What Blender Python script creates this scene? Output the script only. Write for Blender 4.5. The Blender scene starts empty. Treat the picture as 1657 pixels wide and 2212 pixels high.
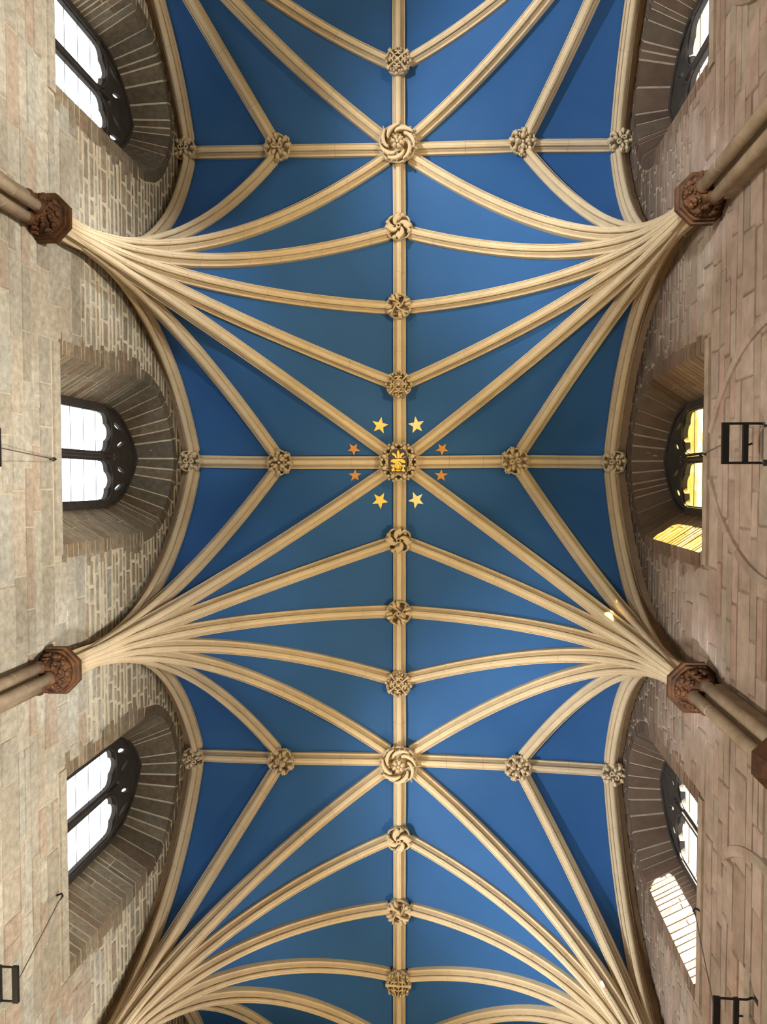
import bpy, bmesh, math, random
from mathutils import Vector, Matrix
from mathutils.bvhtree import BVHTree
PI = math.pi
C = bpy.context.scene.collection
sc = bpy.context.scene

# ---------------------------------------------------------------- camera
# world axes: +X to the right wall, +Y towards the foot of the picture, +Z up
W_PX, H_PX, F_PX = 1657.0, 2212.0, 1737.66
CAM = Vector((1.0548, 0.380, 0.0))
R0 = Vector((0.995565099, 0.000552762, 0.094073525))
R1 = Vector((0.002995716, 0.999289325, -0.037574859))
R2 = Vector((-0.094027439, 0.037690036, 0.994855920))
cd = bpy.data.cameras.new('camera')
cam = bpy.data.objects.new('camera', cd); C.objects.link(cam)
m = Matrix((( R0.x, -R1.x, -R2.x, CAM.x), (R0.y, -R1.y, -R2.y, CAM.y), (R0.z, -R1.z, -R2.z, CAM.z), (0, 0, 0, 1)))
cam.matrix_world = m
cd.sensor_fit = 'HORIZONTAL'; cd.sensor_width = 36.0; cd.lens = F_PX * 36.0 / W_PX
cd.clip_start = 0.05; cd.clip_end = 300
sc.camera = cam

# ---------------------------------------------------------------- light and exposure
SKY, SUN_E = 4.0, 105.0
world = bpy.data.worlds.new('overcast_sky'); sc.world = world; world.use_nodes = True
bg = world.node_tree.nodes['Background']; bg.inputs[0].default_value = (0.90, 0.95, 1.0, 1); bg.inputs[1].default_value = SKY
def lamp(name, kind, loc, aim, energy, col, **kw):
    l = bpy.data.lights.new(name, kind); l.energy = energy; l.color = col
    for k, v in kw.items(): setattr(l, k, v)
    o = bpy.data.objects.new(name, l); C.objects.link(o); o.location = loc
    d = Vector(aim) - Vector(loc); o.rotation_euler = d.to_track_quat('-Z', 'Y').to_euler()
    return o
lamp('sun', 'SUN', (20, -25, 25), (20 - .50, -25 + .76, 25 - .30), SUN_E, (1.0, 0.94, 0.82), angle=math.radians(1.0))
# spotlights below the capitals, two cool spots throwing across the outer bays, plus added unseen fan, wash and nave fills
WARM, NEUT, COOL = (1.0, .81, .48), (1.0, .94, .84), (.86, .93, 1.0)
SPOTS = [(3.0, -2.65, 7.1, (.0, -2.65, 13.8), 1080, 62, WARM), (3.0, 2.64, 7.1, (.0, 2.64, 13.8), 980, 62, WARM), (3.0, 7.9, 7.1, (.0, 7.9, 13.8), 980, 62, WARM), (3.0, -7.9, 7.1, (.0, -7.9, 13.8), 560, 62, WARM),
         (-3.0, -2.65, 7.1, (.0, -2.65, 13.8), 640, 58, WARM), (-3.0, 2.64, 7.1, (.0, 2.64, 13.8), 560, 58, WARM), (-3.0, 7.9, 7.1, (.0, 7.9, 13.8), 560, 58, WARM), (-3.0, -7.9, 7.1, (.0, -7.9, 13.8), 300, 58, WARM),
         (-3.3, -6.0, 7.4, (3.0, -5.2, 13.4), 2300, 62, COOL), (-3.3, 5.9, 7.2, (3.0, 5.9, 13.4), 2300, 62, COOL),
         (-2.2, -3.9, 6.9, (-3.1, -2.75, 10.7), 900, 38, COOL), (-2.5, 2.7, 6.6, (-3.3, 2.62, 10.6), 480, 50, COOL), (2.5, -2.75, 6.6, (3.3, -2.66, 10.6), 480, 50, COOL), (2.5, 2.7, 6.6, (3.3, 2.64, 10.6), 520, 50, COOL),  # after the first, unseen spots added to brighten the rib fans
         (-2.3, 8.2, 6.6, (-3.2, 7.9, 10.6), 480, 50, COOL), (2.3, 8.2, 6.6, (3.2, 7.9, 10.6), 430, 50, COOL)]
for y in (-6.5, -2.2, 2.2, 6.8):
    SPOTS += [(2.9, y, 5.0, (-3.85, y, 8.2), 2100, 60, NEUT), (-2.9, y, 5.0, (3.85, y, 7.9), 800, 58, NEUT)]  # unseen wash spots added across the nave to brighten the walls
for x, y, z, aim, e, ang, c in SPOTS:
    lamp('unseen_spot', 'SPOT', (x, y, z), aim, e, c, spot_size=math.radians(ang), spot_blend=.9, shadow_soft_size=.10)
for y in (-6, 1, 8):
    lamp('nave_fill', 'AREA', (.6, y, 1.0), (-.6, y, 14), 30, (1.0, 0.87, 0.68), shape='RECTANGLE', size=1.4, size_y=2.0)  # unseen area fill added to lift the general light from below
sc.view_settings.view_transform = 'Standard'; sc.view_settings.look = 'None'
sc.view_settings.exposure = 0.13; sc.view_settings.gamma = 1.0
sc.view_settings.use_curve_mapping = False

# ---------------------------------------------------------------- materials
def nt(name):
    mt = bpy.data.materials.new(name); mt.use_nodes = True
    t = mt.node_tree; b = t.nodes['Principled BSDF']; return mt, t, b
def stone_mat(name, c1, c2, rough=0.85, scale=3.0, bump=0.4, bscale=30.0, tone=False, dist=0.02):
    mt, t, b = nt(name); N, L = t.nodes, t.links
    tc = N.new('ShaderNodeTexCoord'); geo = N.new('ShaderNodeNewGeometry')
    n1 = N.new('ShaderNodeTexNoise'); n1.inputs['Scale'].default_value = scale; n1.inputs['Detail'].default_value = 6; n1.inputs['Roughness'].default_value = .65
    L.new(geo.outputs['Position'], n1.inputs['Vector'])
    rp = N.new('ShaderNodeValToRGB'); rp.color_ramp.elements[0].position = .3; rp.color_ramp.elements[1].position = .72
    rp.color_ramp.elements[0].color = (*c1, 1); rp.color_ramp.elements[1].color = (*c2, 1)
    L.new(n1.outputs[0], rp.inputs[0]); out = rp.outputs[0]
    if tone:
        at = N.new('ShaderNodeAttribute'); at.attribute_name = 'tone'
        mx = N.new('ShaderNodeMix'); mx.data_type = 'RGBA'; mx.blend_type = 'MULTIPLY'; mx.inputs[0].default_value = 1
        L.new(out, mx.inputs[6]); L.new(at.outputs['Color'], mx.inputs[7]); out = mx.outputs[2]
    L.new(out, b.inputs['Base Color']); b.inputs['Roughness'].default_value = rough
    b.inputs['Specular IOR Level'].default_value = 0.25
    n2 = N.new('ShaderNodeTexNoise'); n2.inputs['Scale'].default_value = bscale; n2.inputs['Detail'].default_value = 8; n2.inputs['Roughness'].default_value = .7
    L.new(geo.outputs['Position'], n2.inputs['Vector'])
    bp = N.new('ShaderNodeBump'); bp.inputs['Strength'].default_value = bump; bp.inputs['Distance'].default_value = dist
    L.new(n2.outputs[0], bp.inputs['Height']); L.new(bp.outputs[0], b.inputs['Normal'])
    return mt
def plain(name, c, rough=.5, metal=0.0):
    mt, t, b = nt(name); b.inputs['Base Color'].default_value = (*c, 1); b.inputs['Roughness'].default_value = rough; b.inputs['Metallic'].default_value = metal
    return mt
M_RIB = stone_mat('rib_sandstone', (0.55, 0.425, 0.265), (0.65, 0.51, 0.33), .8, 2.2, .12, 45, dist=.01)
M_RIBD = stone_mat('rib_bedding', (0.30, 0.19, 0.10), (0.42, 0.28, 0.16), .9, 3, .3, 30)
M_JOINT = plain('rib_joint', (0.22, 0.16, 0.10), .95)
M_BOSS = stone_mat('carved_sandstone', (0.55, 0.425, 0.265), (0.65, 0.515, 0.335), .8, 5, .25, 60, dist=.008)
M_HOLE_SHADE = plain('drilled_recess_shade', (0.10, 0.065, 0.035), .95)  # shade inside drilled holes, put into the colour
M_BLUE = stone_mat('blue_paint', (0.020, 0.086, 0.240), (0.025, 0.098, 0.272), .7, .8, .05, 120, dist=.004)
M_WALL = stone_mat('wall_stone', (0.43, 0.395, 0.32), (0.78, 0.73, 0.62), .92, 11, 1.0, 26, tone=True, dist=.03)
M_WALLR = stone_mat('wall_stone_pink', (0.34, 0.265, 0.205), (0.52, 0.42, 0.345), .92, 4, .4, 14, tone=True)
M_MORT = stone_mat('lime_mortar', (0.56, 0.48, 0.34), (0.76, 0.68, 0.52), .95, 9, .8, 30)
M_MORTR = stone_mat('lime_mortar_dull', (0.33, 0.26, 0.18), (0.45, 0.37, 0.28), .95, 9, .8, 30)
M_TRAC = stone_mat('silhouette_tracery', (0.030, 0.024, 0.020), (0.055, 0.045, 0.036), .9, 5, .3, 30)  # stone coloured near-black to paint in its backlit silhouette
M_CAP = stone_mat('red_brown_capital', (0.030, 0.014, 0.007), (0.135, 0.052, 0.016), .6, 7, .4, 30)
M_SHAFT = stone_mat('shaft_stone', (0.30, 0.22, 0.145), (0.47, 0.37, 0.26), .8, 4, .3, 30)
M_GOLD = stone_mat('gilding', (0.88, 0.52, 0.07), (1.0, 0.72, 0.16), .35, 9, .1, 40)
M_GOLDP = stone_mat('pale_gilding', (0.95, 0.72, 0.25), (1.0, 0.84, 0.42), .4, 9, .1, 40)
M_COPP = stone_mat('copper_gilding', (0.52, 0.24, 0.06), (0.66, 0.33, 0.10), .45, 9, .1, 40)
M_SHIELD = plain('dark_shield', (0.045, 0.032, 0.034), .6)
M_IRON = plain('black_iron', (0.018, 0.014, 0.013), .5, .3)
M_STEEL = plain('dull_steel', (0.30, 0.27, 0.22), .35, .9)
M_FLOOR = stone_mat('flagstone_floor', (0.22, 0.19, 0.15), (0.34, 0.30, 0.24), .7, 1.5, .1, 10)
M_PLAIN = stone_mat('plain_stone', (0.38, 0.31, 0.22), (0.50, 0.42, 0.32), .92, 3, .3, 14)
def glass_mat(name, c, coloured=False):
    mt = bpy.data.materials.new(name); mt.use_nodes = True; t = mt.node_tree; N, L = t.nodes, t.links
    N.remove(N['Principled BSDF']); o = N['Material Output']
    tr = N.new('ShaderNodeBsdfTransparent'); tr.inputs[0].default_value = (*c, 1); gl = N.new('ShaderNodeBsdfGlossy'); gl.inputs['Roughness'].default_value = .08
    if coloured:
        geo = N.new('ShaderNodeNewGeometry'); v = N.new('ShaderNodeTexVoronoi'); v.inputs['Scale'].default_value = 6
        L.new(geo.outputs['Position'], v.inputs['Vector']); sp = N.new('ShaderNodeSeparateColor'); L.new(v.outputs['Color'], sp.inputs[0])
        rp = N.new('ShaderNodeValToRGB'); e = rp.color_ramp.elements; e[0].position = 0; e[0].color = (.70, .74, .34, 1); e[1].position = 1; e[1].color = (.90, .86, .66, 1)
        q = e.new(.4); q.color = (.90, .55, .14, 1); q = e.new(.7); q.color = (.62, .68, .26, 1)
        L.new(sp.outputs[0], rp.inputs[0]); L.new(rp.outputs[0], tr.inputs[0])
    mx = N.new('ShaderNodeMixShader'); mx.inputs[0].default_value = .04
    L.new(tr.outputs[0], mx.inputs[1]); L.new(gl.outputs[0], mx.inputs[2]); L.new(mx.outputs[0], o.inputs[0])
    return mt
M_GLASS = glass_mat('window_glass', (.93, .96, .97)); M_GLASSC = glass_mat('stained_glass', (.9, .9, .5), True)

# ---------------------------------------------------------------- helpers
def mesh_obj(name, verts, faces, mat, parent=None, smooth=False, recalc=True, tone=None, bevel=None):
    me = bpy.data.meshes.new(name); me.from_pydata([tuple(v) for v in verts], [], faces)
    if recalc:
        bm = bmesh.new(); bm.from_mesh(me); bmesh.ops.recalc_face_normals(bm, faces=bm.faces); bm.to_mesh(me); bm.free()
    me.materials.append(mat)
    if smooth: me.polygons.foreach_set('use_smooth', [True] * len(me.polygons))
    if tone is not None:
        a = me.color_attributes.new('tone', 'FLOAT_COLOR', 'POINT')
        if isinstance(tone, list):
            for i, c in enumerate(tone): a.data[i].color = (*c, 1)
        else:
            for i in range(len(me.vertices)): a.data[i].color = (*tone, 1)
    me.update()
    o = bpy.data.objects.new(name, me); C.objects.link(o)
    if parent is not None: o.parent = parent
    return o
def empty(name, loc=(0, 0, 0)):
    o = bpy.data.objects.new(name, None); C.objects.link(o); o.location = loc; o.empty_display_size = .1; return o
def tag(o, label, cat=None, group=None, kind=None):
    if label: o['label'] = label
    if cat: o['category'] = cat
    if group: o['group'] = group
    if kind: o['kind'] = kind
    return o
class MB:
    def __init__(s): s.v = []; s.f = []
    def add(s, v, f):
        n = len(s.v); s.v += [tuple(x) for x in v]; s.f += [tuple(i + n for i in q) for q in f]; return s
    def box(s, a, b):
        x0, y0, z0 = a; x1, y1, z1 = b
        return s.add([(x0, y0, z0), (x1, y0, z0), (x1, y1, z0), (x0, y1, z0), (x0, y0, z1), (x1, y0, z1), (x1, y1, z1), (x0, y1, z1)],
                     [(0, 3, 2, 1), (4, 5, 6, 7), (0, 1, 5, 4), (1, 2, 6, 5), (2, 3, 7, 6), (3, 0, 4, 7)])
    def tube(s, pts, r, n=8, caps=True):
        P = [Vector(p) for p in pts]; rings = []
        for i, p in enumerate(P):
            t = (P[min(i + 1, len(P) - 1)] - P[max(i - 1, 0)]).normalized()
            a = t.cross(Vector((0, 0, 1)) if abs(t.z) < .9 else Vector((1, 0, 0))).normalized(); b = t.cross(a)
            rr = r[i] if isinstance(r, (list, tuple)) else r
            rings.append([p + a * math.cos(2 * PI * k / n) * rr + b * math.sin(2 * PI * k / n) * rr for k in range(n)])
        v = [q for g in rings for q in g]; f = []
        for i in range(len(P) - 1):
            for k in range(n): f.append((i * n + k, i * n + (k + 1) % n, (i + 1) * n + (k + 1) % n, (i + 1) * n + k))
        if caps: f += [tuple(range(n - 1, -1, -1)), tuple((len(P) - 1) * n + k for k in range(n))]
        return s.add(v, f)
    def lathe(s, prof, n=24, c=(0, 0), a0=0.0):
        v = []; f = []
        for r, z in prof:
            for k in range(n): v.append((c[0] + r * math.cos(a0 + 2 * PI * k / n), c[1] + r * math.sin(a0 + 2 * PI * k / n), z))
        for i in range(len(prof) - 1):
            for k in range(n): f.append((i * n + k, i * n + (k + 1) % n, (i + 1) * n + (k + 1) % n, (i + 1) * n + k))
        f += [tuple(range(n)), tuple((len(prof) - 1) * n + k for k in range(n))]
        return s.add(v, f)
    def ell(s, c, ax, ay, az, rot=0.0, n=10, m_=6):
        v = []; f = []; cr, sr = math.cos(rot), math.sin(rot)
        for i in range(m_ + 1):
            th = PI * i / m_
            for k in range(n):
                ph = 2 * PI * k / n; x = ax * math.sin(th) * math.cos(ph); y = ay * math.sin(th) * math.sin(ph); z = az * math.cos(th)
                v.append((c[0] + x * cr - y * sr, c[1] + x * sr + y * cr, c[2] + z))
        for i in range(m_):
            for k in range(n): f.append((i * n + k, i * n + (k + 1) % n, (i + 1) * n + (k + 1) % n, (i + 1) * n + k))
        return s.add(v, f)
    def blade(s, pts, wid, z, h):          # carved leaf hanging from the boss face; z = its back, the face is towards -Z
        v = []; f = []; P = [Vector((p[0], p[1])) for p in pts]
        for i, p in enumerate(P):
            t = (P[min(i + 1, len(P) - 1)] - P[max(i - 1, 0)]).normalized(); nn = Vector((-t.y, t.x)); w = wid[i]
            for o_, hh in ((-1, 0), (-.92, .6), (-.5, 1), (0, .62), (.5, 1), (.92, .6), (1, 0)):
                q = p + nn * o_ * w; v.append((q.x, q.y, z - hh * h))
        n = 7
        for i in range(len(P) - 1):
            for k in range(n - 1): f.append((i * n + k, i * n + k + 1, (i + 1) * n + k + 1, (i + 1) * n + k))
            f.append((i * n + n - 1, i * n, (i + 1) * n, (i + 1) * n + n - 1))
        f += [tuple(range(n)), tuple((len(P) - 1) * n + k for k in range(n))]
        return s.add(v, f)
    def prism(s, pts, z0, z1):
        n = len(pts); v = [(p[0], p[1], z0) for p in pts] + [(p[0], p[1], z1) for p in pts]
        f = [tuple(range(n)), tuple(range(2 * n - 1, n - 1, -1))] + [(i, (i + 1) % n, n + (i + 1) % n, n + i) for i in range(n)]
        return s.add(v, f)
    def out(s, name, mat, parent=None, smooth=False, tone=None):
        return mesh_obj(name, s.v, s.f, mat, parent, smooth, tone=tone)
def smooth_by_angle(o, deg=40):
    me = o.data; bm = bmesh.new(); bm.from_mesh(me)
    for e in bm.edges:
        if len(e.link_faces) == 2 and e.calc_face_angle(0) > math.radians(deg): e.smooth = False
    for f in bm.faces: f.smooth = True
    bm.to_mesh(me); bm.free(); return o
def proj(p):
    d = Vector(p) - CAM; z = d.dot(R2)
    return (828.5 + F_PX * d.dot(R0) / z, 1106 + F_PX * d.dot(R1) / z) if z > .1 else (-9e3, -9e3)

# ---------------------------------------------------------------- plan of the vault
ZS, ZR = 9.07, 13.78                # top of capitals, soffit of ridge ribs
WALL = 3.85
SPR = {(-1.5, -1): (-3.66, -7.97), (-1.5, 1): (3.64, -7.95), (-.5, -1): (-3.697, -2.665), (-.5, 1): (3.63, -2.647),
       (.5, -1): (-3.662, 2.601), (.5, 1): (3.616, 2.636), (1.5, -1): (-3.66, 7.90), (1.5, 1): (3.64, 7.92)}
CB = {-8: (0, -10.62), -7: (0, -9.3), -6: (.0, -8.0), -5: (.002, -6.679), -4: (.006, -5.289), -3: (.017, -3.93), -2: (.017, -2.599), -1: (.018, -1.274), 0: (.025, .047), 1: (.019, 1.388),
      2: (.019, 2.639), 3: (.017, 3.872), 4: (.026, 5.262), 5: (.02, 6.609), 6: (.019, 7.896), 7: (.016, 9.171), 8: (.016, 10.5)}
TB = {(-2, -1): (-2.06, -10.62), (-2, 1): (2.06, -10.62), (-1, -1): (-2.062, -5.339), (-1, 1): (2.084, -5.265), (0, -1): (-2.059, .047), (0, 1): (1.986, .035),
      (1, -1): (-2.061, 5.301), (1, 1): (2.068, 5.281), (2, -1): (-2.06, 10.5), (2, 1): (2.06, 10.5)}
WB = {(-2, -1): (-3.66, -10.62), (-2, 1): (3.66, -10.62), (-1, -1): (-3.70, -5.374), (-1, 1): (3.676, -5.212), (0, -1): (-3.655, .018), (0, 1): (3.623, .055),
      (1, -1): (-3.647, 5.298), (1, 1): (3.67, 5.33), (2, -1): (-3.66, 10.5), (2, 1): (3.66, 10.5)}
def arc(S, B, h0=0.0, r0=.14, n=26, off=0.0):
    S2, B2 = Vector(S), Vector(B); d = B2 - S2; a = d.length - r0; d.normalize()
    h = ZR - ZS - h0; Rr = (a * a + h * h) / (2 * a); th = math.atan2(h, Rr - a)
    out = []
    if h0 > 0:
        for i in range(3):
            z = ZS + h0 * i / 3; r = r0 - off; out.append((Vector((S2.x + d.x * r, S2.y + d.y * r, z)), Vector((0, 0, 1)), Vector((-d.x, -d.y, 0))))
    for i in range(n):
        t = th * i / (n - 1); r = r0 + Rr - (Rr + off) * math.cos(t); z = ZS + h0 + (Rr + off) * math.sin(t)
        out.append((Vector((S2.x + d.x * r, S2.y + d.y * r, z)), Vector((d.x * math.sin(t), d.y * math.sin(t), math.cos(t))),
                    Vector((-d.x * math.cos(t), -d.y * math.cos(t), math.sin(t)))))
    return out
def straight(A, B, n=6):
    a, b = Vector((*A, ZR)), Vector((*B, ZR)); t = (b - a).normalized()
    return [(a.lerp(b, i / (n - 1)), t, Vector((0, 0, 1))) for i in range(n)]
HALF = [(0, 0), (.013, .001), (.016, .009), (.032, .014), (.043, .028), (.045, .044), (.036, .066), (.038, .078), (.050, .070), (.056, .074), (.064, .100), (.078, .122), (.090, .126), (.094, .116), (.106, .120), (.109, .145), (.109, .27)]
PROF = [(-x, y) for x, y in reversed(HALF)] + HALF[1:]
COREP = [(x * .96, y + .006) for x, y in PROF]
def sweep(fr, prof, caps=True):
    v = []; f = []; n = len(prof)
    for P, T, N in fr:
        B = T.cross(N).normalized()
        for x, y in prof: v.append(P + B * x + N * y)
    for i in range(len(fr) - 1):
        for k in range(n - 1): f.append((i * n + k, i * n + k + 1, (i + 1) * n + k + 1, (i + 1) * n + k))
    if caps: f += [tuple(range(n)), tuple((len(fr) - 1) * n + k for k in range(n))]
    return v, f
def resample(fr, s0, s1, step=.16):
    # frames between arc lengths s0 and s1
    L = [0.0]
    for i in range(1, len(fr)): L.append(L[-1] + (fr[i][0] - fr[i - 1][0]).length)
    k = max(2, int((s1 - s0) / step) + 1); out = []
    for j in range(k):
        s = s0 + (s1 - s0) * j / (k - 1); i = 0
        while i < len(L) - 2 and L[i + 1] < s: i += 1
        t = (s - L[i]) / max(1e-6, L[i + 1] - L[i]); t = max(0, min(1, t))
        out.append((fr[i][0].lerp(fr[i + 1][0], t), fr[i][1].lerp(fr[i + 1][1], t).normalized(), fr[i][2].lerp(fr[i + 1][2], t).normalized()))
    return out
rr = random.Random(5)
def make_rib(fr, label, group, t0=0.0, t1=0.0):     # t0, t1: how far the rib stops short of the bosses at its ends
    root = empty('vault_rib', fr[0][0]); tag(root, label, 'rib', group)
    inv = Vector(fr[0][0])
    def put(name, frames, prof, mat):
        v, f = sweep(frames, prof); o = mesh_obj(name, [p - inv for p in v], f, mat, root); smooth_by_angle(o, 28); return o
    tot = sum((fr[i][0] - fr[i - 1][0]).length for i in range(1, len(fr)))
    put('joint_bed', resample(fr, t0, tot - t1, .3), COREP, M_JOINT); tot -= t1
    s = t0; g = .0022
    while s < tot - .05:
        ln = rr.uniform(.55, .95)
        if tot - s - ln < .35: ln = tot - s
        put('rib_stone', resample(fr, s + g, s + ln - g), PROF, M_RIB); s += ln
    return root

# ---------------------------------------------------------------- ceiling webs
ceiling = tag(empty('ceiling', (0, 0, ZR)), 'deep blue painted vault panels between the pale stone ribs', 'ceiling', kind='structure')
tri_v, tri_f = [], []
OFFW = .175
def web(A, B, mat=None, nm='vault_panel'):
    n, mm = len(A), 7; v = []; f = []
    for i in range(n):
        for j in range(mm):
            t = j / (mm - 1); p = A[i].lerp(B[i], t); w = (A[i] - B[i]).length
            p = p + Vector((0, 0, 4 * t * (1 - t) * .045 * min(w, 1.5))) ; v.append(p - Vector((0, 0, ZR)))
    for i in range(n - 1):
        for j in range(mm - 1): f.append((i * mm + j, i * mm + j + 1, (i + 1) * mm + j + 1, (i + 1) * mm + j))
    me_o = mesh_obj(nm, v, f, mat or M_BLUE, ceiling, smooth=True, recalc=False)
    b = len(tri_v); tri_v.extend([Vector(q) + Vector((0, 0, ZR)) for q in v]); tri_f.extend([tuple(k + b for k in q) for q in f])
def ext(S, B, h0):
    fr = arc(S, B, h0, off=OFFW, n=26); fr = resample(fr, 0, sum((fr[i][0] - fr[i - 1][0]).length for i in range(1, len(fr))), .25)
    # constant sample count
    tot = sum((fr[i][0] - fr[i - 1][0]).length for i in range(1, len(fr)))
    n = 26; res = []
    L = [0.0]
    for i in range(1, len(fr)): L.append(L[-1] + (fr[i][0] - fr[i - 1][0]).length)
    for j in range(n):
        s = tot * j / (n - 1); i = 0
        while i < len(L) - 2 and L[i + 1] < s: i += 1
        t = (s - L[i]) / max(1e-6, L[i + 1] - L[i]); res.append(fr[i][0].lerp(fr[i + 1][0], max(0, min(1, t))))
    e = res[-1]; res[-1] = Vector((B[0], B[1], ZR + OFFW)); return res
H0W, H0T = .70, .30
NAME_S = {(-.5, -1): 'upper left capital', (-.5, 1): 'upper right capital', (.5, -1): 'lower left capital', (.5, 1): 'lower right capital',
          (-1.5, -1): 'capital off the top left', (-1.5, 1): 'capital off the top right',
          (1.5, -1): 'capital off the bottom left', (1.5, 1): 'capital off the bottom right'}
NAME_C = {-6: 'ridge above the topmost boss', -5: 'topmost boss', -4: 'upper rose boss', -3: 'first boss below upper rose', -2: 'second boss below upper rose', -1: 'third boss below upper rose', 0: 'gold crest boss', 1: 'first boss below gold crest', 2: 'second boss below gold crest', 3: 'third boss below gold crest', 4: 'lower rose boss', 5: 'first boss below lower rose', 6: 'second boss below lower rose', 7: 'lowest boss', 8: 'ridge off the bottom edge'}
for (j, s), S in SPR.items():
    ku, kd = int(j - .5), int(j + .5)
    c0 = int(round(j * 4))
    targets = [('w', (ku, s), H0W), ('t', (ku, s), H0T), ('c', c0 - 2, 0), ('c', c0 - 1, 0), ('c', c0, 0), ('c', c0 + 1, 0), ('c', c0 + 2, 0), ('t', (kd, s), H0T), ('w', (kd, s), H0W)]
    pos = []
    for kd_, key, h0 in targets:
        B = WB[key] if kd_ == 'w' else TB[key] if kd_ == 't' else CB[key]
        pos.append((kd_, key, B, h0))
    exts = [ext(S, B, h0) for _, _, B, h0 in pos]
    for a, b in zip(exts[:-1], exts[1:]): web(a, b)
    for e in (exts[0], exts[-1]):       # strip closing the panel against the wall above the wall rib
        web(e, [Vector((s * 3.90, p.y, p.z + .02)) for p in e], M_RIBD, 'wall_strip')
    for kd_, key, B, h0 in pos:
        yy = B[1]
        if j == -1.5 and yy < -8.3: continue
        side = 'left' if s < 0 else 'right'
        if kd_ == 'w': lab = 'wall rib from %s to %s boss of the %s wall' % (NAME_S[(j, s)], {-2: 'farthest', -1: 'upper', 0: 'middle', 1: 'lower', 2: 'nearest'}[key[0]], side); g = 'wall ribs'
        elif kd_ == 't': lab = 'stone rib from %s to %s foliage boss on %s cross ridge' % (NAME_S[(j, s)], side, {-2: 'farthest', -1: 'upper', 0: 'middle', 1: 'lower', 2: 'nearest'}[key[0]]); g = 'ribs up to the cross ridges'
        else: lab = 'stone rib from %s to %s' % (NAME_S[(j, s)], NAME_C[key]); g = 'ribs up to the long ridge'
        SS = S
        BB = B
        if kd_ == 'w': SS = (S[0] - s * .02, S[1]); BB = (B[0] - s * .03, B[1])
        make_rib(arc(SS, BB, h0, r0=.14), lab, g, 0.0, .12 if kd_ == 'w' else .16 if kd_ == 't' or key % 4 else .25)
for k in range(-6, 8):
    A, B = CB[k], CB[k + 1]
    make_rib(straight(A, B), 'ridge rib between %s and %s' % (NAME_C[k], NAME_C[k + 1]), 'ridge ribs along the vault', .16 if k % 4 else .25, .16 if (k + 1) % 4 else .25)
for k, nm in ((-1, 'upper'), (0, 'middle'), (1, 'lower')):
    for s in (-1, 1):
        sd = 'left' if s < 0 else 'right'; cn = {-1: 'upper rose', 0: 'gold crest', 1: 'lower rose'}[k]
        make_rib(straight(CB[4 * k], TB[(k, s)]), 'straight cross ridge rib from the %s boss to the %s foliage boss' % (cn, sd), 'ridge ribs across the vault', .25, .16)
        make_rib(straight(TB[(k, s)], WB[(k, s)], 5), 'short cross ridge rib from the %s foliage boss to the wall, %s ridge' % (sd, nm), 'ridge ribs across the vault', .16, .12)
bvh = BVHTree.FromPolygons(tri_v, tri_f)
# roof above the webs
rf = MB(); rf.box((-5.2, -11.0, 14.6), (5.2, 10.9, 14.8)); tag(rf.out('roof', M_PLAIN), 'roof slab hidden above the vault', 'roof', kind='structure')
tag(MB().box((-5.2, -11.0, -1.8), (5.2, 10.9, -1.6)).out('floor', M_FLOOR), 'flagged nave floor below the camera', 'floor', kind='structure')
tag(MB().box((-5.2, -11.2, -1.6), (5.2, -10.9, 14.6)).out('wall_front', M_PLAIN), 'plain stone end wall beyond the top of the view', 'wall', kind='structure')
tag(MB().box((-5.2, 10.7, -1.6), (5.2, 10.9, 14.6)).out('wall_back', M_PLAIN), 'plain stone end wall beyond the foot of the view', 'wall', kind='structure')

# ---------------------------------------------------------------- walls with windows
SILL, SPZ, APZ, HWO = 9.50, 12.05, 13.46, 1.18
HWI, APZI = .80, 13.32
def arch_out(hw, sp, ap, n=10):        # right half of a pointed arch from springing to apex: (dy, z)
    h = ap - sp; Rr = (hw * hw + h * h) / (2 * hw)
    if Rr < hw * 1.02: Rr = hw * 1.02
    # slightly depressed two-centred arch scaled to the wanted rise
    th = math.acos(max(-1, min(1, (Rr - hw) / Rr))); full = Rr * math.sin(th)
    return [(hw - Rr + Rr * math.cos(th * i / n), sp + Rr * math.sin(th * i / n) * h / full) for i in range(n + 1)]
def hw_at(z, hw=HWO, sp=SPZ, ap=APZ):
    if z <= sp: return hw
    if z >= ap: return 0.0
    pts = arch_out(hw, sp, ap, 24)
    for (y0, z0), (y1, z1) in zip(pts[:-1], pts[1:]):
        if z0 <= z <= z1: return y0 + (y1 - y0) * (z - z0) / max(1e-6, z1 - z0)
    return 0.0
WINS = {-1: [(-5.60, 1.16), (-0.02, 1.18), (5.28, 1.20)], 1: [(-5.50, 1.14), (0.05, 1.16), (5.24, 1.10)]}
PLX = {-1: 4.45, 1: 4.35}
def outline(c, hw, sill, sp, ap, n=10):
    h = arch_out(hw, sp, ap, n)
    return [(c + hw, sill)] + [(c + y, z) for y, z in h] + [(c - y, z) for y, z in reversed(h[:-1])] + [(c - hw, sill)]
def plate(outer, holes, x0, x1, name='plate'):
    cu = bpy.data.curves.new(name, 'CURVE'); cu.dimensions = '2D'; cu.fill_mode = 'BOTH'; cu.extrude = abs(x1 - x0) / 2
    for pts in [outer] + holes:
        sp_ = cu.splines.new('POLY'); sp_.points.add(len(pts) - 1); sp_.use_cyclic_u = True
        for q, p in zip(sp_.points, pts): q.co = (p[0], p[1], 0, 1)
    o = bpy.data.objects.new(name, cu); C.objects.link(o)
    dg = bpy.context.evaluated_depsgraph_get(); dg.update(); me = bpy.data.meshes.new_from_object(o.evaluated_get(dg))
    xc = (x0 + x1) / 2; v = [(xc + p.co.z, p.co.x, p.co.y) for p in me.vertices]; f = [tuple(p.vertices) for p in me.polygons]
    bpy.data.objects.remove(o); bpy.data.curves.remove(cu); bpy.data.meshes.remove(me)
    return v, f
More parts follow.
